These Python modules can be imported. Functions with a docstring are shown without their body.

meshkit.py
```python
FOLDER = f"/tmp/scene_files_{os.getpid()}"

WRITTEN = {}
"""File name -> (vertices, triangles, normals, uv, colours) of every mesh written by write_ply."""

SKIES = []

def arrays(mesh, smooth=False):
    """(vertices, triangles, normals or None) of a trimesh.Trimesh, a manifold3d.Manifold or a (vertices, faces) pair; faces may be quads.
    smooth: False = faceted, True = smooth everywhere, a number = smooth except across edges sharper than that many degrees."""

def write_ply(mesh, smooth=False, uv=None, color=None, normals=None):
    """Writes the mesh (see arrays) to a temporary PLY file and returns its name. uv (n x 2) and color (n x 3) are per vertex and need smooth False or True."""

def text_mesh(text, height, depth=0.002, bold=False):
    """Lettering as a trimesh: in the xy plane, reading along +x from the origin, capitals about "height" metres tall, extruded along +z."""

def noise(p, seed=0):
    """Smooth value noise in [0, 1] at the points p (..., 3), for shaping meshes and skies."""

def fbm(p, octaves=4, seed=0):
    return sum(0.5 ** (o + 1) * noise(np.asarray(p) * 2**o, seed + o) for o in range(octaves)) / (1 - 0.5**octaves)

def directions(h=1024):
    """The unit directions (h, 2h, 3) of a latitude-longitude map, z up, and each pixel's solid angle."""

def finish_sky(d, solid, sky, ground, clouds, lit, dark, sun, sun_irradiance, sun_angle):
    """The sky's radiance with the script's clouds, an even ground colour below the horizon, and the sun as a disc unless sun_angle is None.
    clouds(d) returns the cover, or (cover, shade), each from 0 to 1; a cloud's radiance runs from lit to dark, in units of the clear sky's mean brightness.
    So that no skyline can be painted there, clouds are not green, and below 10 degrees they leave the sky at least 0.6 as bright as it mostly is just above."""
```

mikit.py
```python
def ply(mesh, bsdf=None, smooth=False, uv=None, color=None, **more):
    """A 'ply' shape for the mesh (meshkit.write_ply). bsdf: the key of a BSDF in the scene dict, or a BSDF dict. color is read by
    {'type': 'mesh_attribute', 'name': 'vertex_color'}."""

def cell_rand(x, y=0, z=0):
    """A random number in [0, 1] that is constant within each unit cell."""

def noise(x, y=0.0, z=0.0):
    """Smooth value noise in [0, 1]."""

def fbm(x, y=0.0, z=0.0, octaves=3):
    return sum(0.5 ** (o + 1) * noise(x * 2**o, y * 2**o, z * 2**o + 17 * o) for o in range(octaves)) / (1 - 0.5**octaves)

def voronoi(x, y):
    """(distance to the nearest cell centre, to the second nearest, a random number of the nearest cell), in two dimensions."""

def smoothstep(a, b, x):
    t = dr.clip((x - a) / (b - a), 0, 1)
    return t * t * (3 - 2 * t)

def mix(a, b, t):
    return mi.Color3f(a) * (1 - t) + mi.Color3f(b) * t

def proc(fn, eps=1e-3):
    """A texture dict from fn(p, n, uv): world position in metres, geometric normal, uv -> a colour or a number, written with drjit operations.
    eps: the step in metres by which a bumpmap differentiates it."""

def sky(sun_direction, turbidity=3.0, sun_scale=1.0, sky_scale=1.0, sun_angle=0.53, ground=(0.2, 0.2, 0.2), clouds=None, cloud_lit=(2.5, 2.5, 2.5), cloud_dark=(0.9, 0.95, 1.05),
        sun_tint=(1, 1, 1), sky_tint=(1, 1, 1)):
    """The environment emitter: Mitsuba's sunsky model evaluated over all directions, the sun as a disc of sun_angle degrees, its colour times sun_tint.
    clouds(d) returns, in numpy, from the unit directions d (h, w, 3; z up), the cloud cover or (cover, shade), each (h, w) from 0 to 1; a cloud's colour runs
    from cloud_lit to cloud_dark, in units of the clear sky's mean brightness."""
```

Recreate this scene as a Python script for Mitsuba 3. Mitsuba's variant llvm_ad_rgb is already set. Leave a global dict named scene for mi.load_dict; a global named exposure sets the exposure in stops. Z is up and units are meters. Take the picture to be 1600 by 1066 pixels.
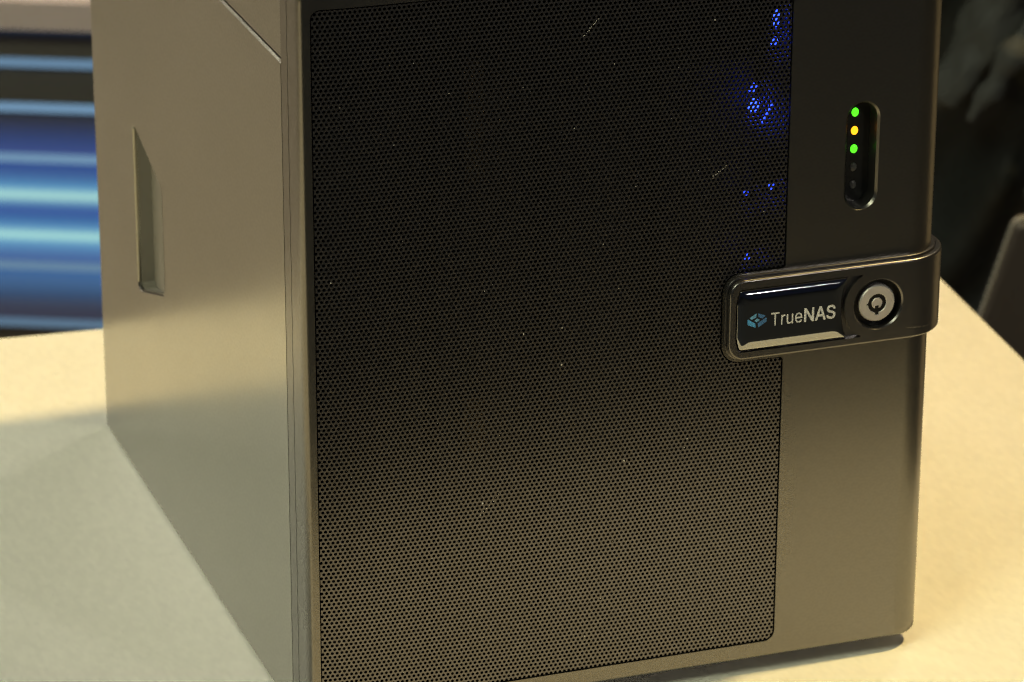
import math, random
import numpy as np, trimesh, shapely
import shapely.geometry as sg
import shapely.affinity as sa
import manifold3d as m3
from manifold3d import Manifold, CrossSection
import drjit as dr
import mitsuba as mi
import mikit, meshkit
from mikit import proc, ply, noise, fbm, smoothstep, mix

T = mi.ScalarTransform4f
rng = np.random.default_rng(7)
random.seed(7)
scene, labels = {}, {}
MM = 0.001

# ------------------------------------------------------------------ camera
D = np.array([0.31055045, 0.87422001, -0.37322619])
UP = np.array([0.12175819, 0.35282077, 0.92773512])
EYE = np.array([-0.26420646, -1.02526521, 0.56456438])
scene['camera'] = {
    'type': 'thinlens', 'fov': 15.1715, 'near_clip': 0.05, 'far_clip': 40.0,
    'aperture_radius': 0.0027, 'focus_distance': 1.16,
    'to_world': T().look_at(origin=EYE.tolist(), target=(EYE + D).tolist(), up=UP.tolist()),
}
exposure = 0.0


# ------------------------------------------------------------------ lamps
def rgb(*c):
    return {'type': 'rgb', 'value': [float(x) for x in c]}


def lamp(key, pos, target, sx, sy, radiance, label, shape='disk', weight=10.0):
    pos, target = np.asarray(pos, float), np.asarray(target, float)
    up = [0, 0, 1] if abs((target - pos)[2]) < 0.98 * np.linalg.norm(target - pos) else [0, 1, 0]
    scene[key] = {'type': shape, 'to_world': T().look_at(origin=pos.tolist(), target=target.tolist(), up=up).scale([sx, sy, 1]),
                  'bsdf': {'type': 'ref', 'id': 'm_black'},
                  'emitter': {'type': 'area', 'radiance': rgb(*radiance), 'sampling_weight': weight}}
    labels[key] = {'label': label, 'category': 'lamp'}


# warm spotlight high on the right; its disc is small, so the tower's shadow is fairly crisp
KEY = 980.0
lamp('spotlight', (2.2, 0.02, 3.55), (0.15, 0.10, 0), 0.115, 0.115, (KEY * 1.16, KEY * 0.85, KEY * 0.345), 'warm round spotlight high up to the right of the table', weight=40.0)
lamp('spotlight_001', (1.30, 1.18, 1.6), (0.1, 0.2, 0), 0.05, 0.05, (190., 182., 150.), 'unseen paler round spotlight behind on the right, lights the table beside the tower', weight=6.0)  # out of view, placed to light the table left of the tower
lamp('unseen_light_tube', (1.0, -1.9, 0.98), (0.18, 0.0, 0.6), 0.012, 0.05, (640., 600., 530.), 'unseen short upright light tube in front, lights the lettering and glints on the badge', 'rectangle', weight=8.0)  # out of view, shaped for the badge's streak and the lettering
# ceiling panels out of view, placed for the table, the side panel and its chamfer
lamp('unseen_ceiling_panel', (-2.7, -1.4, 3.4), (0.0, 0.1, 0), 1.0, 0.75, (8.3, 8.75, 6.15), 'unseen wide ceiling light panel at the left front, lights the shadowed table and the lettering', 'rectangle', weight=20.0)
lamp('unseen_ceiling_panel_001', (-1.2, 3.2, 2.7), (-1.2, 3.2, 0), 1.2, 0.8, (4.6, 4.3, 3.9), 'unseen ceiling light panel behind the table, lights the floor that the side panel reflects', 'rectangle', weight=5.0)
lamp('unseen_ceiling_panel_002', (-3.0, 6.6, 2.4), (0, 0, 0.2), 0.5, 0.25, (9.0, 8.2, 6.4), 'unseen distant light panel, lights the chamfer of the side panel', 'rectangle', weight=3.0)
scene['ambient_fill'] = {'type': 'constant', 'radiance': rgb(0.011, 0.013, 0.021), 'sampling_weight': 4.0}  # dim bluish fill added evenly from all sides


# ------------------------------------------------------------------ materials
def principled(color, rough=0.5, metal=0.0, spec=0.5, **kw):
    c = color if isinstance(color, dict) else rgb(*color)
    r = rough if isinstance(rough, dict) else float(rough)
    return {'type': 'principled', 'base_color': c, 'roughness': r, 'metallic': float(metal), 'specular': float(spec), **kw}


def mat(key, d, bump=None, scale=1.0, eps=1e-4):
    if bump is not None:
        d = {'type': 'bumpmap', 'arbitrary': proc(bump, eps), 'scale': float(scale), 'bsdf': d}
    scene[key] = {'type': 'twosided', 'bsdf': d}


def grain(k, amp):
    def fn(p, n, uv):
        return amp * (fbm(p.x * k, p.y * k, p.z * k, 2) - 0.5)
    return fn


def panel_col(p, n, uv):
    a = fbm(p.x * 9, p.y * 14, p.z * 10, 3) - 0.5
    b = noise(p.x * 1500, p.y * 1500, p.z * 1500) - 0.5
    return mi.Color3f(0.315, 0.307, 0.268) * (1 + 0.14 * a + 0.14 * b)


def panel_rough(p, n, uv):
    return 0.215 + 0.07 * (fbm(p.x * 25, p.y * 30, p.z * 30, 3) - 0.5)


mat('m_panel', principled(proc(panel_col), proc(panel_rough), 0.95, 0.5), grain(1150, 2.4e-5), 1.0, 1e-4)


def bezel_col(p, n, uv):
    b = noise(p.x * 1700, p.y * 1700, p.z * 1700) - 0.5
    a = fbm(p.x * 12, p.y * 12, p.z * 12, 3) - 0.5
    return mi.Color3f(0.205, 0.195, 0.180) * (1 + 0.10 * b + 0.08 * a)


mat('m_bezel', principled(proc(bezel_col), 0.30, 0.95, 0.5), grain(2200, 1.5e-5), 1.0, 1e-4)
mat('m_band', principled((0.18, 0.172, 0.17), 0.28, 0.93, 0.5), grain(2600, 8e-6), 1.0, 1e-4)


def mesh_col(p, n, uv):
    b = noise(p.x * 900, p.y * 900, p.z * 900) - 0.5
    return mi.Color3f(0.165, 0.158, 0.162) * (1 + 0.3 * b)


mat('m_grille', principled(proc(mesh_col), 0.31, 0.93, 0.5))
mat('m_black', principled((0.012, 0.012, 0.012), 0.6, 0, 0.3))
mat('m_slot', principled((0.016, 0.016, 0.016), 0.35, 0, 0.5))
mat('m_recess', principled((0.20, 0.182, 0.152), 0.42, 0.0, 0.5), grain(1900, 1.5e-5), 1.0, 1e-4)  # same paint as the panel; matt tone stands in for light on the ramp
mat('m_steel', principled((0.03, 0.03, 0.03), 0.5, 0.3))
mat('m_badge', principled((0.33, 0.34, 0.36), 0.06, 1.0, 0.5))
mat('m_chrome', principled((0.86, 0.82, 0.80), 0.5, 0.8), grain(1800, 6e-6), 1.0, 1e-4)
mat('m_keyway', principled((0.006, 0.006, 0.006), 0.35, 0.2))
mat('m_white_print', principled((0.86, 0.85, 0.80), 0.4))
mat('m_blue_light', principled((0.16, 0.42, 0.66), 0.35))
mat('m_blue_mid', principled((0.08, 0.22, 0.46), 0.35))
mat('m_blue_bright', principled((0.10, 0.42, 0.80), 0.35))
mat('m_label', principled((0.45, 0.33, 0.16), 0.6))
mat('m_pale_speck', principled((0.75, 0.72, 0.66), 0.8))
mat('m_dark_lint', principled((0.10, 0.08, 0.05), 0.8))


def table_col(p, n, uv):
    a = fbm(p.x * 7, p.y * 7, 0.0, 4) - 0.5
    s = smoothstep(0.68, 0.8, fbm(p.x * 90, p.y * 90, 3.0, 3)) * 0.02
    g = fbm(p.x * 620, p.y * 260, 0.0, 3)
    return mi.Color3f(0.80, 0.77, 0.675) * (1 + 0.035 * a - s + 0.10 * (g - 0.5))


def table_bump(p, n, uv):
    return 2.8e-4 * fbm(p.x * 760, p.y * 380, p.z * 420, 3) + 0.8e-4 * noise(p.x * 130, p.y * 130, 0.0)


def table_rough(p, n, uv):
    return 0.40 + 0.06 * fbm(p.x * 18, p.y * 18, 0.0, 3)


mat('m_table', principled(proc(table_col), proc(table_rough), 0, 0.45), table_bump, 1.0, 3e-4)
mat('m_table_base', principled((0.55, 0.52, 0.45), 0.5))


def carpet_col(p, n, uv):
    return mi.Color3f(0.42, 0.375, 0.305) * (0.7 + 0.6 * fbm(p.x * 60, p.y * 60, 0.0, 3))


mat('m_carpet', principled(proc(carpet_col), 0.95))
mat('m_dark_floor', principled((0.036, 0.041, 0.055), 0.95))
mat('m_counter', principled((0.47, 0.42, 0.46), 0.5))
mat('m_slat', principled((0.045, 0.038, 0.034), 0.6))


def cloth_col(p, n, uv):
    return mi.Color3f(0.018, 0.020, 0.0195) * (0.8 + 0.4 * fbm(p.x * 200, p.y * 200, p.z * 200, 2))


mat('m_cloth', {**principled(proc(cloth_col), 0.55, 0, 0.3)}, grain(500, 5e-4), 1.0, 5e-4)
mat('m_grey_cloth', principled((0.065, 0.067, 0.064), 0.6, 0, 0.3), grain(500, 5e-4), 1.0, 5e-4)
mat('m_case', principled((0.06, 0.048, 0.042), 0.42, 0, 0.5))
mat('m_case_edge', principled((0.62, 0.58, 0.50), 0.35, 0.7))


# ------------------------------------------------------------------ mesh helpers
def tri(m):
    if isinstance(m, Manifold):
        a = m.to_mesh()
        return trimesh.Trimesh(np.asarray(a.vert_properties)[:, :3].astype(float), np.asarray(a.tri_verts), process=False)
    return m


def part(key, mesh, bsdf, smooth=30, **more):
    scene[key] = ply(tri(mesh), bsdf, smooth=smooth, **more)
    return key


def mbox(x0, x1, y0, y1, z0, z1):
    return Manifold.cube([x1 - x0, y1 - y0, z1 - z0]).translate([x0, y0, z0])


def cs(pts):
    p = np.asarray(pts, float)
    if 0.5 * np.sum(p[:, 0] * np.roll(p[:, 1], -1) - np.roll(p[:, 0], -1) * p[:, 1]) < 0:
        p = p[::-1]
    return CrossSection([p.tolist()])


def ext_z(pts, z0, z1):
    return cs(pts).extrude(z1 - z0).translate([0, 0, z0])


def ext_y(pts_xz, y0, y1):
    # (x, z) polygon extruded along y from y0 to y1
    return cs(pts_xz).extrude(y1 - y0).rotate([90, 0, 0]).translate([0, y1, 0])


def ext_x(pts_yz, x0, x1):
    m = cs(pts_yz).extrude(x1 - x0)          # (y, z, x)
    return m.transform(np.array([[0, 0, 1, x0], [1, 0, 0, 0], [0, 1, 0, 0]], float))


def poly_pts(g):
    return np.array(g.exterior.coords)[:-1]


def rrect(x0, x1, z0, z1, r, n=8):
    """Rounded rectangle; r = radius or four radii (bottom-left, bottom-right, top-right, top-left)."""
    r = [r] * 4 if np.isscalar(r) else r
    out = []
    for (cx, cz, rr, a0) in ((x0 + r[0], z0 + r[0], r[0], 180), (x1 - r[1], z0 + r[1], r[1], 270), (x1 - r[2], z1 - r[2], r[2], 0), (x0 + r[3], z1 - r[3], r[3], 90)):
        if rr <= 0:
            out.append((cx, cz))
            continue
        for a in np.linspace(a0, a0 + 90, n + 1):
            out.append((cx + rr * math.cos(math.radians(a)), cz + rr * math.sin(math.radians(a))))
    return np.array(out)


def resample(pts, step):
    p = np.vstack([pts, pts[:1]])
    out = []
    for a, b in zip(p[:-1], p[1:]):
        n = max(1, int(np.ceil(np.linalg.norm(b - a) / step)))
        out += [a + (b - a) * t for t in np.arange(n) / n]
    return np.array(out)


# ------------------------------------------------------------------ table
A = math.radians(4.8)
ex, ey = np.array([math.cos(A), -math.sin(A)]), np.array([math.sin(A), math.cos(A)])
p_far, p_right = np.array([0.034, 0.3650]), np.array([0.3925, 0.2655])
# the far right corner of the top: where the two far edges meet
M_ = np.array([ex, -ey]).T
s_, _ = np.linalg.solve(M_, p_right - p_far)
corner = p_far + ex * s_


def tpt(a, b):      # table coordinates: a back along the far edge from the corner to the left, b towards the viewer
    return corner - ex * a - ey * b


TL, TW = 1.35, 0.52
top_poly = sg.Polygon([tpt(0, 0), tpt(TL, 0), tpt(TL, TW), tpt(0, TW)])


def slab(poly, z0, z1, ch):
    inner = poly.buffer(-ch, join_style=2)
    a = cs(poly_pts(poly)).extrude(z1 - ch - z0).translate([0, 0, z0])
    pts = [(x, y, z1 - ch) for x, y in poly_pts(poly)] + [(x, y, z1) for x, y in poly_pts(inner)] + [(x, y, z0) for x, y in poly_pts(poly)]
    return Manifold.hull_points(np.array(pts).tolist()) if False else a + Manifold.hull_points([list(map(float, q)) for q in pts])


labels['display_table'] = {'label': 'cream coloured display table with smooth top under the dark storage tower', 'category': 'table'}
part('display_table__tabletop', slab(top_poly, -0.040, 0.0, 0.0012), 'm_table', 20)
base_poly = top_poly.buffer(-0.05, join_style=2)
part('display_table__base', cs(poly_pts(base_poly)).extrude(0.90).translate([0, 0, -0.9435]), 'm_table_base', 20)

# ------------------------------------------------------------------ floor, out of view: beige behind, dark in front, for the tower's reflections
def floor_sheet(key, x0, x1, y0, y1, z, bsdf, label):
    fl = trimesh.creation.box([x1 - x0, y1 - y0, 0.02])
    fl.apply_translation([(x0 + x1) / 2, (y0 + y1) / 2, z])
    part(key, fl, bsdf, False)
    labels[key] = {'label': label, 'category': 'floor', 'kind': 'structure'}


floor_sheet('unseen_carpet_floor', -8, 8, 0.45, 11, -0.955, 'm_carpet', 'beige brown carpet floor out of view behind the table, reflected in the side panel')
floor_sheet('unseen_dark_floor', -8, 8, -8, 0.45, -0.955, 'm_dark_floor', 'dark floor out of view in front of the table, darkens the reflections on the tower front')

# ------------------------------------------------------------------ storage tower: dimensions in millimetres, then scaled
NAS = 'storage_server'
labels[NAS] = {'label': 'dark grey mini tower storage server with perforated front grille on cream table', 'category': 'computer'}
XL, XR = 34.5, 244.8
ZB, ZT = 5.3, 243.6


def front_profile(off=0.0):
    """Front outline of the bezel seen from above, left side to right side, as a dense polyline with normals offset by off."""
    pts = []
    # left side, turning into the front
    P0, P1, P2 = np.array([XL, 6.4]), np.array([XL, 2.0]), np.array([36.2, 1.6])
    for t in np.linspace(0, 1, 15):
        pts.append((1 - t) ** 2 * P0 + 2 * t * (1 - t) * P1 + t * t * P2)
    for x in np.linspace(36.2, 37.6, 4)[1:-1]:
        pts.append(np.array([x, 1.6 - 0.35 * (x - 36.2) / 1.4]))
    for x in np.linspace(37.6, 58.0, 16):
        u = (58.0 - x) / 20.4
        pts.append(np.array([x, 1.25 * u * u]))
    for x in np.linspace(58, XR - 13.0, 60)[1:]:
        pts.append(np.array([x, 0.0]))
    r = 13.0
    for a in np.linspace(0, 90, 25)[1:]:
        pts.append(np.array([XR - r + r * math.sin(math.radians(a)), r - r * math.cos(math.radians(a))]))
    pts = np.array(pts)
    if off:
        d = np.gradient(pts, axis=0)
        d /= np.linalg.norm(d, axis=1, keepdims=True)
        pts = pts + off * np.stack([d[:, 1], -d[:, 0]], 1)
    return pts


def bezel_y(x):
    x = np.asarray(x, float)
    return np.where(x < 58, 1.25 * ((58 - x) / 20.4) ** 2, 0.0)


prof = front_profile()
YB = 20.7
solid = ext_z(np.vstack([[(XL, YB)], prof, [(XR, YB)]]), ZB, ZT)
# rolled top front edge and softened bottom edge
side = [(YB, ZB + .0)]
side += [(0.9 - 0.9 * math.sin(a), ZB + 0.9 - 0.9 * math.cos(a)) for a in np.linspace(0, math.pi / 2, 6)]
side += [(4.5 - 4.5 * math.cos(a), ZT - 4.5 + 4.5 * math.sin(a)) for a in np.linspace(0, math.pi / 2, 12)]
side += [(YB, ZT)]
solid = solid ^ ext_x(side, XL - 5, XR + 5)
solid = solid ^ ext_y(rrect(XL, XR, ZB - .001, ZT + .001, [1.2, 3.2, 4, 3]), -5, 40)
cavity = ext_z(np.vstack([[(XL + 2.0, YB + 5)], front_profile(-2.6), [(XR - 2.6, YB + 5)]]), ZB + 3, ZT - 3)
solid = solid - cavity
# grille opening, with the tab that carries the latch band
GX0, GX1, GZ0, GZ1 = 37.9, 190.3, 10.8, 237.6
BZ0, BZ1, BX0 = 111.2, 138.9, 169.9
opening = sg.Polygon(rrect(GX0, GX1, GZ0, GZ1, [1.5, 3.6, 1.5, 3.0]))
tab = sg.Polygon(rrect(BX0 - 0.5, GX1 + 20, BZ0 - 1.4, BZ1 + 0.6, [6.3, 0, 0, 6.3]))
opening = opening.difference(tab)
opening = opening.buffer(-1.2).buffer(1.2).buffer(0.0)
opening = sg.Polygon(opening.exterior)
solid = solid - ext_y(poly_pts(opening), -2, 12)
# chamfer of the opening's edge
# status light slot: a tall pill with a soft rim
SX, SR, SZ0, SZ1 = 214.85, 5.75, 155.7, 191.5
pill = rrect(SX - SR, SX + SR, SZ0, SZ1, SR, 14)
pill_in = rrect(SX - SR + .7, SX + SR - .7, SZ0 + .7, SZ1 - .7, SR - .7, 14)
solid = solid - ext_y(pill_in, -1, 10)
rim = Manifold.hull_points([[x, -0.02, z] for x, z in pill] + [[x, 0.75, z] for x, z in pill_in] + [[x, -1.0, z] for x, z in pill])
solid = solid - rim
# fine groove round the left side of the bezel
solid = solid - mbox(XL - 1, XL + 0.45, 13.7, 14.15, ZB - 1, ZT + 1)
solid = solid.refine_to_length(2.6)
part(NAS + '__bezel', solid.scale([MM] * 3), 'm_bezel', 28)
# status slot insert (floor and liner of the slot)
slot = ext_y(rrect(SX - SR - .6, SX + SR + .6, SZ0 - .6, SZ1 + .6, SR + .6, 14), 2.55, 6.0) - ext_y(rrect(SX - SR + .72, SX + SR - .72, SZ0 + .72, SZ1 - .72, SR - .72, 14), 0, 8)
part(NAS + '__bezel__status_slot', slot.scale([MM] * 3), 'm_band', 28)
plate = ext_y(rrect(SX - SR - .6, SX + SR + .6, SZ0 - .6, SZ1 + .6, SR + .6, 14), 6.02, 7.2)
part(NAS + '__bezel__status_plate', plate.scale([MM] * 3), 'm_slot', 28)
LZ = [186.0, 180.0, 174.0, 168.0, 162.2]
LC = [(0.13, 1.9, 0.02), (2.2, 0.70, 0.012), (0.13, 1.9, 0.02), None, None]
scene['m_status_off'] = {'type': 'twosided', 'bsdf': principled((0.10, 0.10, 0.095), 0.3)}
names = ['green status light, upper', 'amber status light', 'green status light, lower', 'unlit status light, upper', 'unlit status light, lowest']
for i, (z, c) in enumerate(zip(LZ, LC)):
    s = Manifold.sphere(1.2, 28).scale([1, 0.5, 1.2]).translate([SX - 0.1, 6.0, z])
    key = NAS + '__bezel__status_light' + ('' if i == 0 else '_%03d' % i)
    more = {} if c is None else {'emitter': {'type': 'area', 'radiance': rgb(*(np.array(c) * (1.0 if i != 1 else 1.2))), 'sampling_weight': 0.1}}
    part(key, s.scale([MM] * 3), 'm_status_off', True, **more)
    labels[key] = {'label': names[i]}

# ---- grille: a real perforated plate, following the bow of the bezel
PITCH, HR, TH = 1.5, 0.51, 0.8
outline = opening.buffer(-0.42)
ang = np.radians(np.arange(12) * 30 + 30)
cornr = PITCH / math.sqrt(3)
hexa = np.array([(math.cos(a), math.sin(a)) for a in ang]) * np.where(np.arange(12) % 2 == 0, cornr, cornr * math.cos(math.pi / 6))[:, None]
hole = np.stack([np.cos(ang), np.sin(ang)], 1) * HR
x0, z0 = GX0 + 0.75, GZ0 + 0.6
cent = []
rows = int((GZ1 - GZ0) / (PITCH * math.sqrt(3) / 2)) + 2
for j in range(-1, rows):
    for i in range(-1, int((GX1 - GX0) / PITCH) + 2):
        cent.append((x0 + PITCH * (i + 0.5 * (j % 2)), z0 + j * PITCH * math.sqrt(3) / 2))
cent = np.array(cent)
shapely.prepare(outline)
inner = outline.buffer(-cornr - 0.01)
full = shapely.contains_xy(inner, cent[:, 0], cent[:, 1])
near = shapely.contains_xy(outline.buffer(cornr + 0.02), cent[:, 0], cent[:, 1]) & ~full
V, F = [], []


def cell(n):
    base = np.arange(n)[:, None, None] * 36
    k = np.arange(12)
    k2 = (k + 1) % 12
    ring = np.concatenate([np.stack([k, k2, k2 + 12], 1), np.stack([k, k2 + 12, k + 12], 1)])
    wall = np.concatenate([np.stack([k + 12, k2 + 12, k2 + 24], 1), np.stack([k + 12, k2 + 24, k + 24], 1)])
    return (base + np.concatenate([ring, wall])[None]).reshape(-1, 3)


cf = cent[full]
v = np.zeros((len(cf), 36, 3))
v[:, :12, 0] = cf[:, None, 0] + hexa[None, :, 0]
v[:, :12, 2] = cf[:, None, 1] + hexa[None, :, 1]
v[:, 12:24, 0] = cf[:, None, 0] + hole[None, :, 0]
v[:, 12:24, 2] = cf[:, None, 1] + hole[None, :, 1]
v[:, 24:] = v[:, 12:24]
v[:, 24:, 1] = TH
gv, gf = [v.reshape(-1, 3)], [cell(len(cf))]
at = len(gv[0])
for c in cent[near]:
    g = sg.Polygon(hexa + c).intersection(outline).difference(sg.Polygon(hole + c))
    for pg in getattr(g, 'geoms', [g]):
        if pg.geom_type != 'Polygon' or pg.area < 0.004:
            continue
        e = trimesh.creation.extrude_polygon(pg, TH, engine='earcut')
        vv = np.stack([e.vertices[:, 0], TH - e.vertices[:, 2], e.vertices[:, 1]], 1)
        gv.append(vv)
        gf.append(np.asarray(e.faces)[:, ::-1] + at)
        at += len(vv)
gv, gf = np.vstack(gv), np.vstack(gf)
gv[:, 1] += bezel_y(gv[:, 0]) + 0.35
part(NAS + '__front_grille', trimesh.Trimesh(gv * MM, gf, process=False), 'm_grille', False)
labels[NAS + '__front_grille'] = {'label': 'fine perforated black metal grille'}

# added dark lip behind the grille's edge, blocks leaking blue light
lip = ext_y(poly_pts(opening.buffer(0.9)), 2.75, 3.3) - ext_y(poly_pts(opening.buffer(-1.5)), 2.0, 4.0)
part(NAS + '__added_lip', lip.scale([MM] * 3), 'm_black', 25)

# ---- latch band: modelled flat in (s, h, z), then wrapped round the bezel's right corner
R_ = 13.0
S_FLAT = XR - R_                        # arc length equals x on the flat front
ARC = R_ * math.pi / 2


def wrap(p):
    s, h, z = p[..., 0], p[..., 1], p[..., 2]       # h: height above the bezel's surface
    a = np.clip((s - S_FLAT) / R_, 0, math.pi / 2)
    over = np.maximum(s - S_FLAT - ARC, 0)
    x = np.where(s <= S_FLAT, s, S_FLAT + (R_ + h) * np.sin(a))
    y = np.where(s <= S_FLAT, -h, R_ - (R_ + h) * np.cos(a) + over)
    return np.stack([x, y, z], -1)


def flat(pts_sz, h0, h1):
    return cs(pts_sz).extrude(h1 - h0).transform(np.array([[1, 0, 0, 0], [0, 0, 1, h0], [0, 1, 0, 0]], float))


def stack(layers):
    """Convex rounded block from (outline, height) layers."""
    pts = [[float(x), float(h), float(z)] for o, h in layers for x, z in o]
    return Manifold.hull_points(pts)


S_END = S_FLAT + ARC + 6.0
HB = 3.4


def band_outline(d, end=0):
    return rrect(BX0 + d, S_END + end, BZ0 + d, BZ1 - d, [max(5.6 - d, .5), 0.01, 0.01, max(5.6 - d, .5)], 12)


flange = stack([(band_outline(-0.15), -0.3), (band_outline(-0.15), 0.9), (band_outline(0.0), 1.2), (band_outline(.5), 1.3)])
fil = [(band_outline(0.55 + 0.75 * (1 - math.cos(t)), .01), HB - 0.75 + 0.75 * math.sin(t)) for t in np.linspace(0, math.pi / 2, 7)]
body = stack([(band_outline(0.55, .01), 0.5)] + fil)
gro = stack([(band_outline(0.1, .01), 1.1), (band_outline(0.1, .01), 1.65)]) - stack([(band_outline(0.95, .02), 0.0), (band_outline(0.95, .02), 2.0)])
band = (body - gro) + flange
LX, LZc = 220.9, 124.8          # lock centre
LCK = 8.15


def disc(r, h0, h1, r2=None, seg=72):
    return Manifold.cylinder(h1 - h0, r, r if r2 is None else r2, seg).transform(np.array([[1, 0, 0, LX], [0, 0, 1, h0], [0, 1, 0, LZc]], float))


band = band - disc(LCK, -6, 6) - disc(LCK - .02, HB - 0.55, HB + .3, LCK + 0.75)
# badge recess: rounded left side, concave right side round the lock
lockc = sg.Point(LX, LZc)


def badge_outline(grow, arc, ax):
    rect = sg.Polygon(rrect(172.7 - grow, 215.2, 114.6 - grow, 135.1 + grow, [2.4, 0, 0, 2.4], 8))
    # slightly bulging left side
    bul = sg.Point(172.2 + 34 - grow, LZc).buffer(34, 128)
    return rect.intersection(bul).difference(sg.Point(ax, LZc).buffer(arc, 256))


rec = badge_outline(0.25, 11.6, LX)
rec = max(getattr(rec, 'geoms', [rec]), key=lambda g: g.area)
band = band - flat(poly_pts(rec.simplify(0.01)), HB - 1.3, HB + 1)
band = band.refine_to_length(1.6)
bm = tri(band)
keep = bm
bm = trimesh.Trimesh(wrap(np.asarray(bm.vertices)), bm.faces, process=False)
bm.apply_scale(MM)
part(NAS + '__latch_band', bm, 'm_band', 24)
labels[NAS + '__latch_band'] = {'label': 'raised dark latch band with logo badge and key lock'}


# glossy domed badge
bo = badge_outline(0.0, 28.6, 208.6 + 28.6)
bo = max(getattr(bo, 'geoms', [bo]), key=lambda g: g.area)
bo = bo.intersection(sg.box(160, 100, 211.2, 150)).buffer(-0.4).buffer(0.4)
from scipy.spatial import Delaunay
from scipy.ndimage import gaussian_filter, map_coordinates
bpts = resample(poly_pts(bo.simplify(0.004)), 0.22)
bx0, bz0, bx1, bz1 = bo.bounds
GS = 0.1
gx, gz = np.arange(bx0 - 1, bx1 + 1, GS), np.arange(bz0 - 1, bz1 + 1, GS)
QX, QZ = np.meshgrid(gx, gz)
shapely.prepare(bo)
dist = shapely.distance(shapely.points(QX.ravel(), QZ.ravel()), bo.exterior).reshape(QX.shape)
dist = np.where(shapely.contains_xy(bo, QX.ravel(), QZ.ravel()).reshape(QX.shape), dist, 0.0)
WB = 4.2                     # width of the dome's rounded margin
t_ = np.clip(dist / WB, 0, 1)
dome = 1.75 * np.sqrt(np.maximum(1 - (1 - t_) ** 2, 0))
dome = np.where(t_ < 0.18, dome, gaussian_filter(dome, 4.0))
dome = gaussian_filter(dome, 1.2)
ip = np.stack([QX[::3, ::3].ravel(), QZ[::3, ::3].ravel()], 1)
ip = ip[shapely.contains_xy(bo.buffer(-0.16), ip[:, 0], ip[:, 1])]
allp = np.vstack([bpts, ip])
tr = Delaunay(allp).simplices
cen = allp[tr].mean(1)
tr = tr[shapely.contains_xy(bo.buffer(0.003), cen[:, 0], cen[:, 1])]
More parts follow.
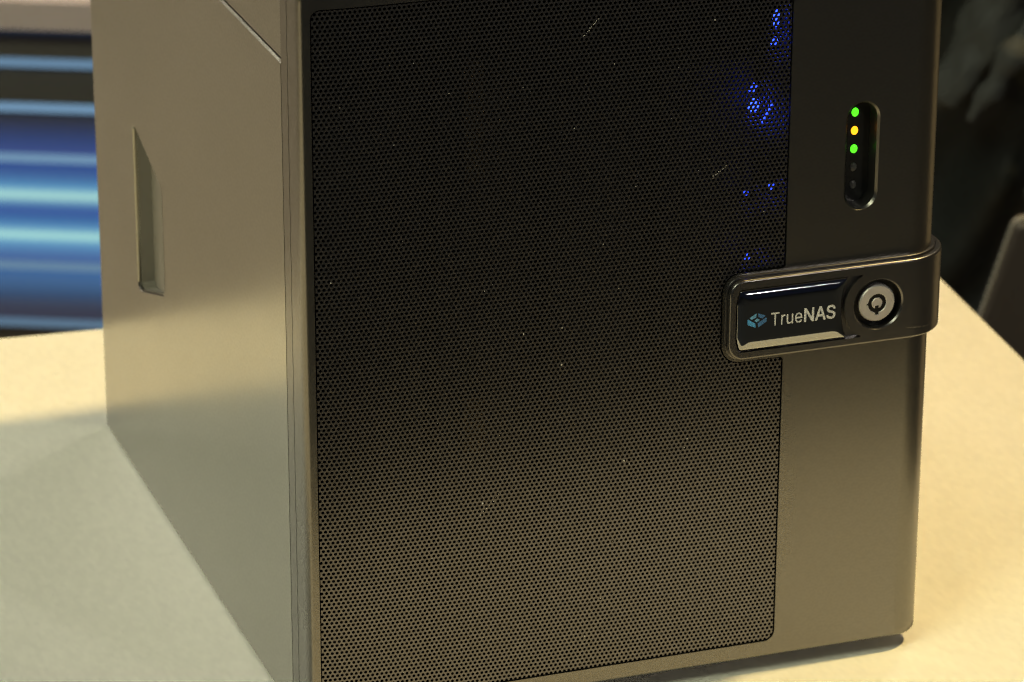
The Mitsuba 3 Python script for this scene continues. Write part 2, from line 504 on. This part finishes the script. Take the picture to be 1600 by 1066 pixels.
hh = map_coordinates(dome, [(allp[:, 1] - gz[0]) / GS, (allp[:, 0] - gx[0]) / GS], order=1)
hh[:len(bpts)] = 0.10
hh = HB - 0.95 + hh
nb = len(bpts)
skirt = np.stack([bpts[:, 0], np.full(nb, HB - 1.3), bpts[:, 1]], 1)
vb = np.vstack([np.stack([allp[:, 0], hh, allp[:, 1]], 1), skirt])
k_ = np.arange(nb)
k2_ = (k_ + 1) % nb
sk = np.vstack([np.stack([k_, k2_, k2_ + len(allp)], 1), np.stack([k_, k2_ + len(allp), k_ + len(allp)], 1)])
bd = trimesh.Trimesh(vb, np.vstack([tr, sk]), process=False)
BTOP = float(hh.max())
bd.vertices = wrap(np.asarray(bd.vertices))
bd.fix_normals()
bd.apply_scale(MM)
part(NAS + '__latch_band__badge', bd, 'm_badge', 50)
labels[NAS + '__latch_band__badge'] = {'label': 'glossy black domed badge with white lettering and blue emblem'}
BH = BTOP + 0.01       # height of the badge's flat top


def on_badge(mesh2d, sx, sz, x, z, th=0.03):
    """A flat extruded mesh in xy laid on the badge: x to the right, y up."""
    v = np.asarray(mesh2d.vertices)
    depth = max(v[:, 2].max(), 1e-9)
    out = np.stack([x + v[:, 0] * sx, -(BH + v[:, 2] / depth * th), z + v[:, 1] * sz], 1)
    m = trimesh.Trimesh(out, mesh2d.faces, process=False)
    m.fix_normals()
    m.apply_scale(MM)
    return m


def letters(text, x, z, width, cap, bold):
    m = meshkit.text_mesh(text, 1.0, 0.02, bold)
    v = np.asarray(m.vertices)
    w = v[:, 0].max() - v[:, 0].min()
    m.apply_translation([-v[:, 0].min(), 0, 0])
    return on_badge(m, width / w, cap, x, z)


part(NAS + '__latch_band__lettering', letters('True', 184.0, 122.5, 10.6, 4.3, False), 'm_white_print', False)
part(NAS + '__latch_band__lettering_001', letters('NAS', 195.2, 122.45, 10.7, 4.35, True), 'm_white_print', False)
labels[NAS + '__latch_band__lettering'] = {'label': 'white thin lettering reading True'}
labels[NAS + '__latch_band__lettering_001'] = {'label': 'white bold lettering reading NAS'}
# emblem facets, from a 100-unit drawing (width 160, height 120)
fac = [([(20, 86), (76, 116), (72, 84), (36, 70)], 'm_blue_light'),
       ([(86, 116), (148, 92), (126, 70), (92, 84)], 'm_blue_mid'),
       ([(79, 76), (104, 63), (80, 45), (58, 58)], 'm_blue_light'),
       ([(2, 70), (10, 74), (66, 36), (70, 2), (6, 32)], 'm_blue_bright'),
       ([(86, 36), (152, 74), (158, 68), (158, 42), (92, 2)], 'm_blue_mid')]
for i, (pts, m_) in enumerate(fac):
    e = trimesh.creation.extrude_polygon(sg.Polygon(pts), 1.0, engine='earcut')
    part(NAS + '__latch_band__emblem_facet' + ('' if i == 0 else '_%03d' % i), on_badge(e, 6.7 / 160, 5.0 / 120, 175.9, 122.45), m_, False)

# tubular key lock
collar = disc(LCK - .02, -4, HB - 0.45) - disc(LCK - 0.35, HB - 2.4, HB + 1)  # black lining stands in for the shade in the gap round the lock
cm = tri(collar)
cm = trimesh.Trimesh(wrap(np.asarray(cm.vertices)), cm.faces, process=False)
cm.fix_normals()
cm.apply_scale(MM)
part(NAS + '__latch_band__gap_lining', cm, 'm_keyway', 30)


def lockm(m, key, bsdf):
    t = tri(m)
    t = trimesh.Trimesh(np.stack([t.vertices[:, 0], -t.vertices[:, 1], t.vertices[:, 2]], 1), t.faces, process=False)
    t.fix_normals()
    t.apply_scale(MM)
    part(key, t, bsdf, 25)


LH = HB - 0.7
ringm = disc(6.15, -1, LH - 0.45) + disc(6.15, LH - 0.451, LH, 5.75)
ringm = ringm - disc(3.1, LH - 2.2, LH + 1) - disc(3.09, LH - 0.15, LH + .02, 3.25)
key_l = cs([(LX - 2.2, LZc + 0.55), (LX - 3.7, LZc + 0.15), (LX - 3.7, LZc - 0.35), (LX - 2.2, LZc - 0.5)]).extrude(6).transform(np.array([[1, 0, 0, 0], [0, 0, 1, LH - 1.6], [0, 1, 0, 0]], float))
key_b = cs([(LX - .75, LZc - 3.9), (LX + .6, LZc - 3.9), (LX + .6, LZc - 0.8), (LX - .75, LZc - 0.8)]).extrude(6).transform(np.array([[1, 0, 0, 0], [0, 0, 1, LH - 1.6], [0, 1, 0, 0]], float))
lockm(ringm - key_l - key_b, NAS + '__latch_band__lock_face', 'm_chrome')
lockm(disc(3.09, LH - 3.0, LH - 0.3) + (key_l + key_b).translate([0, 0, 0]) ^ disc(5.0, LH - 3.0, LH - 0.3), NAS + '__latch_band__keyway', 'm_keyway')  # black plug puts the shade of groove and slots into the colour
pin = disc(1.85, LH - 2.2, LH - 0.25) + disc(1.85, LH - 0.251, LH - .05, 1.7)
lockm(pin - key_b, NAS + '__latch_band__lock_pin', 'm_chrome')
labels[NAS + '__latch_band__lock_face'] = {'label': 'round silver key lock face'}

# ---- chassis, panels
YE = 266.0
ZP = 216.6                 # top of the lower side panel
part(NAS + '__chassis', (mbox(XL + 1.4, XR - 1.4, YB + 0.0, YE - 1, 3.0, ZT - 2) - mbox(XL + 3, XR - 3, YB - 1, YE - 4, 5, ZT - 4) - mbox(XL + 1, XL + 9, 165, 216, 68, 145)).scale([MM] * 3), 'm_black', 20)
TPN = 1.3
sp = mbox(XL, XL + TPN, 21.25, YE, 1.2, ZP)
# chamfered top edge that catches the light
ch = 0.7
sp = sp - ext_y([(XL - .01, ZP - ch), (XL - .01, ZP + .01), (XL + ch, ZP + .01)], 0, 300)
# finger recess: deep at the back, running out towards the front
rect_pts = sg.Polygon([(209.0, 77.5), (209.0, 136.0), (205.6, 136.6), (172.5, 126.2), (170.0, 121.5), (170.0, 91.5), (172.5, 86.8), (205.0, 76.6)]).buffer(-1.6).buffer(1.6)
rp = poly_pts(rect_pts)
DEPTH = 6.0
ye0, ye1 = 170.0, 209.0


def wedge(y, extra=0.0):
    return DEPTH * np.clip((y - ye0) / (ye1 - ye0), 0, 1) ** 0.8 + extra


cut = [[XL - 1.0, y, z] for y, z in rp]
rp_in = poly_pts(rect_pts.buffer(-0.7))
wv = []
for y, z in rp_in:
    wv.append([XL + min(wedge(y), DEPTH), y, z])
cutter = Manifold.hull_points([[float(a) for a in q] for q in cut + [[XL + 0.0, y, z] for y, z in rp_in] + wv])
rimc = Manifold.hull_points([[XL - 0.5, float(y), float(z)] for y, z in poly_pts(rect_pts.buffer(0.7))] + [[XL - .001, float(y), float(z)] for y, z in poly_pts(rect_pts.buffer(0.45))] + [[XL + 0.5, float(y), float(z)] for y, z in rp])
pocket = Manifold.hull_points([[XL + TPN - .01, float(y), float(z)] for y, z in poly_pts(rect_pts.buffer(2.0))] + [[XL + DEPTH + 1.4, float(y), float(z)] for y, z in poly_pts(rect_pts.buffer(0.5))])
insert = (pocket ^ mbox(XL + TPN + .02, XL + 20, 0, 400, 0, 400)) - cutter
part(NAS + '__finger_recess', insert.scale([MM] * 3), 'm_recess', 24)
labels[NAS + '__finger_recess'] = {'label': 'sunken finger recess in the side panel'}
sp = sp - cutter - rimc
part(NAS + '__side_panel', sp.scale([MM] * 3), 'm_panel', 24)
labels[NAS + '__side_panel'] = {'label': 'satin grey left side panel with finger recess'}
sp2 = mbox(XR - TPN, XR, 21.25, YE, 1.2, ZP)
part(NAS + '__side_panel_001', sp2.scale([MM] * 3), 'm_panel', 24)
cover = mbox(XL + 0.75, XR - 0.75, 21.6, YE, ZP + 0.55, ZT) - mbox(XL + 2.0, XR - 2.0, 20, YE + 1, ZP - 5, ZT - 1.3)
part(NAS + '__top_cover', cover.scale([MM] * 3), 'm_panel', 24)
part(NAS + '__back_panel', mbox(XL + 1.4, XR - 1.4, YE - 0.9, YE - 0.2, 3.2, ZT - 2).scale([MM] * 3), 'm_panel', 20)
fi = 0
for x in (XL + 22, XR - 22):
    for y in (48, YE - 35):
        f_ = Manifold.cylinder(2.95, 9, 8, 32).translate([x, y, 0.0])
        part(NAS + '__foot' + ('' if fi == 0 else '_%03d' % fi), f_.scale([MM] * 3), 'm_black', 30)
        fi += 1
# base plate under the bezel
part(NAS + '__bezel_base', mbox(XL + 6, XR - 16, 6, YB - .3, 4.0, 5.25).scale([MM] * 3), 'm_black', 20)

# drive bays faintly seen through the grille
k = 0
for bx in (44.0, 80.0, 116.0, 152.0):
    b = mbox(bx, bx + 31, 12.0, 140, 12, 205) - mbox(bx + 3, bx + 28, 11.0, 13.2, 20, 190)
    part(NAS + '__drive_bay' + ('' if k == 0 else '_%03d' % k), b.scale([MM] * 3), 'm_steel', 20)
    k += 1
for j, (x0_, x1_, z0_, z1_) in enumerate([(87.5, 94.5, 88, 106), (88, 94, 176, 215)]):
    part(NAS + '__sticker' + ('' if j == 0 else '_%03d' % j), mbox(x0_, x1_, 9.0, 9.4, z0_, z1_).scale([MM] * 3), 'm_label', False)

# blue activity lights behind the grille
scene['m_blue_led'] = {'type': 'twosided', 'bsdf': principled((0.02, 0.03, 0.2), 0.3)}
blue = [(187.9, 218.6, 1.2, 3.0, 1.5), (187.4, 211.3, 1.3, 1.5, 1.2), (180.8, 197.0, 1.6, 1.6, 0.9), (181.2, 191.4, 2.1, 2.2, 1.8), (185.9, 188.4, 0.7, 3.6, 1.1), (187.8, 164.2, 1.2, 1.2, .8), (179.4, 163.0, 0.9, 0.9, .6), (180.4, 141.9, 1.2, 1.2, .7)]
for j, (x, z, rx, rz, e) in enumerate(blue):
    s = Manifold.sphere(1.0, 20).scale([rx, 0.8, rz])
    if j == 4:
        s = s.rotate([0, 28, 0])
    s = s.translate([x - 0.5, 6.6, z + 0.4])
    part(NAS + '__activity_light' + ('' if j == 0 else '_%03d' % j), s.scale([MM] * 3), 'm_blue_led', True, emitter={'type': 'area', 'radiance': rgb(0.08 * e, 0.22 * e, 4.2 * e), 'sampling_weight': 0.1})

# ------------------------------------------------------------------ background left: low counter, blue glow painted into its slatted front
f_px = 6007.1
Rv = np.cross(D, UP)


def ray(x, y):
    v = D + Rv * (x - 800) / f_px - UP * (y - 533) / f_px
    return v / np.linalg.norm(v)


# the counter's front plane: upright, nearly parallel to the picture
ca = math.radians(25.0)
cdir = np.array([math.cos(ca), -math.sin(ca), 0.0])       # along the counter, to the right
cnrm = np.array([-math.sin(ca), -math.cos(ca), 0.0])      # towards the viewer
c0 = EYE + ray(80, 250) * (2.55 / math.hypot(*ray(80, 250)[:2]))


def on_counter(x, y, off=0.0):
    d = ray(x, y)
    t = ((c0 + cnrm * off - EYE) @ cnrm) / (d @ cnrm)
    return EYE + d * t


def zc(y):
    return on_counter(80, y)[2]


frame3 = np.eye(4)
frame3[:3, 0], frame3[:3, 1], frame3[:3, 2], frame3[:3, 3] = cdir, -cnrm, [0, 0, 1], [c0[0], c0[1], 0]


def cbox(key, a0, a1, b0, b1, z0, z1, bsdf, bev=0.0, **more):
    """Box on the counter: a along it, b depth behind its front, z height."""
    m = mbox(a0, a1, b0, b1, z0, z1)
    m = m.transform(frame3[:3])
    part(key, m, bsdf, 20, **more)


CT = 'slatted_counter'
labels[CT] = {'label': 'low beige topped counter with dark slats and glowing blue bands behind the table', 'category': 'counter'}
L0, L1 = -0.22, 0.9
ys = [40, 101, 171, 250, 332, 418, 507]
zs = [zc(y) for y in ys]
cbox(CT + '__countertop', L0, L1, -0.012, 0.75, zs[0], zs[0] + 0.02, 'm_counter')
cbox(CT + '__body', L0 + .01, L1 - .01, 0.05, 0.72, -0.94, zs[0] - 0.001, 'm_slat')


def glow_bands(p, n, uv):
    y = 333.0 + (Z333 - p.z) / PZ          # row down the front at which the painted glow bands sit

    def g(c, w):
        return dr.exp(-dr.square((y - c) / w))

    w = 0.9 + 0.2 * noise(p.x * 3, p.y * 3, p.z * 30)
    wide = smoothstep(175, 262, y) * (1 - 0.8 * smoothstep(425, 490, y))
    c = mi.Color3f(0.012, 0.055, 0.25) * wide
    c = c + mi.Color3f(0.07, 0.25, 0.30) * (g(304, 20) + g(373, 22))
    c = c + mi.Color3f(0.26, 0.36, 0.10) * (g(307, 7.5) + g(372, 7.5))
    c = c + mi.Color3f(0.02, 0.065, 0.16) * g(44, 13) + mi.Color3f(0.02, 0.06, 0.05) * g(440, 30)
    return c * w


Z333, PZ = float(zc(333)), float((zc(300) - zc(366)) / 66.0)
strip_col = (0.14, 0.27, 0.42)
for i in range(6):
    zt, zb = zs[i] - 0.0045, zs[i + 1] + 0.0045
    if i == 0:
        zt = zs[0] - 0.001
    # each slat leans out a little at its foot
    pts = [(0.010, zt), (0.045, zt), (0.045, zb), (0.000, zb)]
    m = ext_x(pts, L0 + .02, L1 - .02).transform(frame3[:3])
    key = CT + '__slat' + ('' if i == 0 else '_%03d' % i)
    part(key, m, 'm_slat', False)
    # the slat's face sheet, blue glow painted into its emission
    A0, A1 = np.array([0.010, zt]), np.array([0.000, zb])
    mid = np.array([(L0 + L1) / 2, (A0[0] + A1[0]) / 2 - 0.0008, (zt + zb) / 2])
    sx_, sy_ = (L1 - L0) / 2 - .02, np.linalg.norm(A1 - A0) / 2
    upv = np.array([0, A0[0] - A1[0], zt - zb])
    upv = upv / np.linalg.norm(upv)
    M4 = np.eye(4)
    M4[:3, 0], M4[:3, 1], M4[:3, 2], M4[:3, 3] = np.array([1.0, 0, 0]) * sx_, upv * sy_, np.cross([1.0, 0, 0], upv), mid
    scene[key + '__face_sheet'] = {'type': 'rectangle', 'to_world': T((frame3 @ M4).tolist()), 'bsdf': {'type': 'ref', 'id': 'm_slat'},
                                   'emitter': {'type': 'area', 'radiance': proc(glow_bands), 'sampling_weight': 2.0}}
    if i < 6:
        e = 1.0
        sc_ = (0.03, 0.10, 0.32) if i == 3 else strip_col  # bright slat edges given a glow of their own
        cbox(CT + '__bright_strip' + ('' if i == 0 else '_%03d' % i), L0 + .02, L1 - .02, 0.004, 0.04, zs[i + 1] - 0.0040, zs[i + 1] + 0.0040, 'm_slat',
             emitter={'type': 'area', 'radiance': rgb(*(np.array(sc_) * e * (0.8 if i in (0, 4) else 1.0 if i != 5 else 0.6))), 'sampling_weight': 0.3})
cbox(CT + '__plinth', L0 + .02, L1 - .02, 0.012, 0.045, -0.94, zs[6] - 0.006, 'm_slat')

# ------------------------------------------------------------------ background right: black cloth in folds, dark case
wn = -np.array([D[0], D[1], 0]) / np.linalg.norm(D[:2])          # towards the viewer
wr = np.array([-wn[1], wn[0], 0.0])
wr = wr if wr @ Rv > 0 else -wr
w0 = EYE + ray(1530, 250) * (2.0 / math.hypot(*ray(1530, 250)[:2]))


def on_wall(x, y):
    d = ray(x, y)
    t = ((w0 - EYE) @ wn) / (d @ wn)
    p = EYE + d * t
    return (p - w0) @ wr, p[2] - w0[2]


pxm = on_wall(1531, 250)[0] - on_wall(1530, 250)[0]      # metres per photo pixel there
NU, NV = 220, 260
us, vs = np.linspace(-0.20, 0.45, NU), np.linspace(-0.70, 0.40, NV)
U, W = np.meshgrid(us, vs)


def seg_bump(a, b, ra, rb, h, sharp=2.0):
    (ax, az), (bx, bz) = on_wall(*a), on_wall(*b)
    dx, dz = bx - ax, bz - az
    t = np.clip(((U - ax) * dx + (W - az) * dz) / (dx * dx + dz * dz), 0, 1)
    dist = np.hypot(U - ax - t * dx, W - az - t * dz)
    r = (ra + (rb - ra) * t) * pxm
    q = np.clip(1 - (dist / r) ** 2, 0, 1)
    return h * np.sqrt(q) if sharp == 2.0 else h * q


H = 0.02 * np.sin(U * 31 + W * 12 + 1.5 * np.sin(W * 7))
H = H + 0.004 * np.sin(U * 120 - W * 60) + 0.02 * seg_bump((1500, 420), (1560, 260), 60, 40, 1.0, 1)
from scipy.ndimage import gaussian_filter
H = gaussian_filter(H, 2.0)
P = w0[None, None] + U[..., None] * wr + W[..., None] * np.array([0, 0, 1.0]) + H[..., None] * wn
idx = np.arange(NU * NV).reshape(NV, NU)
a, b, c, d = idx[:-1, :-1].ravel(), idx[:-1, 1:].ravel(), idx[1:, 1:].ravel(), idx[1:, :-1].ravel()
cf_ = np.vstack([np.stack([a, b, c], 1), np.stack([a, c, d], 1)])
back = P - 0.012 * wn
vv = np.vstack([P.reshape(-1, 3), back.reshape(-1, 3)])
n_ = NU * NV
bd_ = np.concatenate([idx[0, :], idx[1:, -1], idx[-1, -2::-1], idx[-2:0:-1, 0]])
b2 = np.roll(bd_, -1)
sidef = np.vstack([np.stack([bd_, bd_ + n_, b2], 1), np.stack([b2, bd_ + n_, b2 + n_], 1)])
part('black_cloth', trimesh.Trimesh(vv, np.vstack([cf_, cf_[:, ::-1] + n_, sidef]), process=False), 'm_cloth', True)
labels['black_cloth'] = {'label': 'black cloth hanging in soft folds behind the right edge of table', 'category': 'cloth'}

# grey sleeves of a jacket lying over the black cloth
def sleeve(a, b, ra, rb, off):
    (ax, az), (bx, bz) = on_wall(*a), on_wall(*b)
    pa, pb = (w0 + x * wr + np.array([0, 0, z]) + off * wn for x, z in ((ax, az), (bx, bz)))
    ms = [Manifold.sphere(r * pxm, 40).translate([float(k_) for k_ in p_]) for p_, r in ((pa, ra), (pb, rb))]
    t = tri(Manifold.batch_hull(ms).refine_to_length(0.006))
    v_ = np.asarray(t.vertices)
    n_ = t.vertex_normals
    w_ = meshkit.fbm(v_ * np.array([45, 45, 45]), 3, 4) - 0.5
    return trimesh.Trimesh(v_ + n_ * (w_ * 0.022)[:, None], t.faces, process=False)


labels['grey_jacket'] = {'label': 'crumpled dark grey jacket with sleeves hanging over the black cloth', 'category': 'jacket'}
part('grey_jacket__sleeve', sleeve((1474, 112), (1600, -90), 40, 60, 0.04), 'm_grey_cloth', True)
part('grey_jacket__sleeve_001', sleeve((1606, 250), (1640, 90), 18, 26, 0.05), 'm_grey_cloth', True)
part('grey_jacket__fold', sleeve((1500, 128), (1625, -70), 13, 20, 0.062), 'm_grey_cloth', True)
part('grey_jacket__collar', sleeve((1606, 85), (1660, 10), 22, 40, 0.06), 'm_grey_cloth', True)

# dark case standing beyond the right table edge, the light on its edge put in as a pale ring
q0 = EYE + ray(1588, 352) * (1.72 / math.hypot(*ray(1588, 352)[:2]))


def on_case(x, y):
    d = ray(x, y)
    t = ((q0 - EYE) @ wn) / (d @ wn)
    p = EYE + d * t
    return np.array([(p - q0) @ wr, p[2] - q0[2]])


e0, e1 = on_case(1590, 345), on_case(1512, 560)
edir = (e1 - e0) / np.linalg.norm(e1 - e0)
perp = np.array([-edir[1], edir[0]])
perp = perp if perp[0] > 0 else -perp
LN = 0.33
quad = [e0, e0 + edir * LN, e0 + edir * LN + perp * 0.30, e0 + perp * 0.30 - edir * 0.02]
g = sg.Polygon(quad).buffer(-0.006).buffer(0.006, 16)
g2 = g.buffer(-0.0022)
front3 = [[x, z, 0.0] for x, z in poly_pts(g2)] + [[x, z, 0.0022] for x, z in poly_pts(g)] + [[x, z, 0.012] for x, z in poly_pts(g)]
cm = Manifold.hull_points([[float(k_) for k_ in q_] for q_ in front3])
Mx = np.zeros((3, 4))
Mx[:, 0], Mx[:, 1], Mx[:, 2], Mx[:, 3] = wr, [0, 0, 1], -wn, q0
cm = tri(cm)
cm = trimesh.Trimesh(np.asarray(cm.vertices) @ Mx[:, :3].T + Mx[:, 3], cm.faces, process=False)
cm.fix_normals()
labels['equipment_case'] = {'label': 'dark brown equipment case with thin bright edge beyond the right table edge', 'category': 'case'}
part('equipment_case__shell', cm, 'm_case', 25)
ring = g.buffer(0.0012).difference(g.buffer(-0.0004))
em = trimesh.creation.extrude_polygon(ring, 0.004, engine='earcut')
ev = np.asarray(em.vertices)
ev = np.stack([ev[:, 0], ev[:, 1], ev[:, 2] + 0.003], 1)
em = trimesh.Trimesh(ev @ Mx[:, :3].T + Mx[:, 3], em.faces, process=False)
em.fix_normals()
part('equipment_case__pale_edge', em, 'm_case_edge', 25)

# ------------------------------------------------------------------ pale specks on the grille, dust on the table
fl_ = []
for i in range(52):
    x, z = rng.uniform(GX0 + 3, GX1 - 3), rng.uniform(GZ0 + 3, GZ1 - 3)
    if not opening.buffer(-1).contains(sg.Point(x, z)):
        continue
    r = rng.choice([0.08, 0.12, 0.17, 0.26], p=[.35, .3, .25, .1])
    s = trimesh.creation.icosphere(1, r)
    s.apply_scale([rng.uniform(.6, 1.2), 0.5, rng.uniform(.6, 1.5)])
    s.apply_translation([x, float(bezel_y(x)) + 0.30, z])
    fl_.append(s)
for (xa, za, xb, zb, n_) in ((122.5, 221.5, 127.0, 226.5, 12), (165.0, 172.0, 169.5, 175.5, 10), (90.0, 70.0, 96.0, 76.0, 7)):
    for t_ in np.linspace(0, 1, n_):
        s = trimesh.creation.icosphere(1, 0.09 + 0.09 * rng.random())
        s.apply_scale([1.0, 0.5, 1.0])
        s.apply_translation([xa + (xb - xa) * t_ + rng.normal(0, .15), 0.30, za + (zb - za) * t_ + rng.normal(0, .15)])
        fl_.append(s)
m = trimesh.util.concatenate(fl_)
m.apply_scale(MM)
part('grille_specks', m, 'm_pale_speck', False)
labels['grille_specks'] = {'label': 'tiny pale specks and dotted streaks on the perforated grille', 'category': 'dust', 'kind': 'stuff'}
fl_ = []
for i in range(170):
    a_, b_ = rng.uniform(0.02, 0.95), rng.uniform(0.02, 0.60)
    p = tpt(a_, b_)
    r = rng.choice([0.12, 0.2, 0.32], p=[.6, .3, .1]) * MM
    s = trimesh.creation.icosphere(1, r)
    s.apply_scale([rng.uniform(.6, 1.6), rng.uniform(.6, 1.6), 0.6])
    s.apply_translation([p[0], p[1], r * 0.4])
    fl_.append(s)
part('table_crumbs', trimesh.util.concatenate(fl_), 'm_pale_speck', False)
labels['table_crumbs'] = {'label': 'tiny pale crumbs and dust scattered over the cream table top', 'category': 'dust', 'kind': 'stuff'}
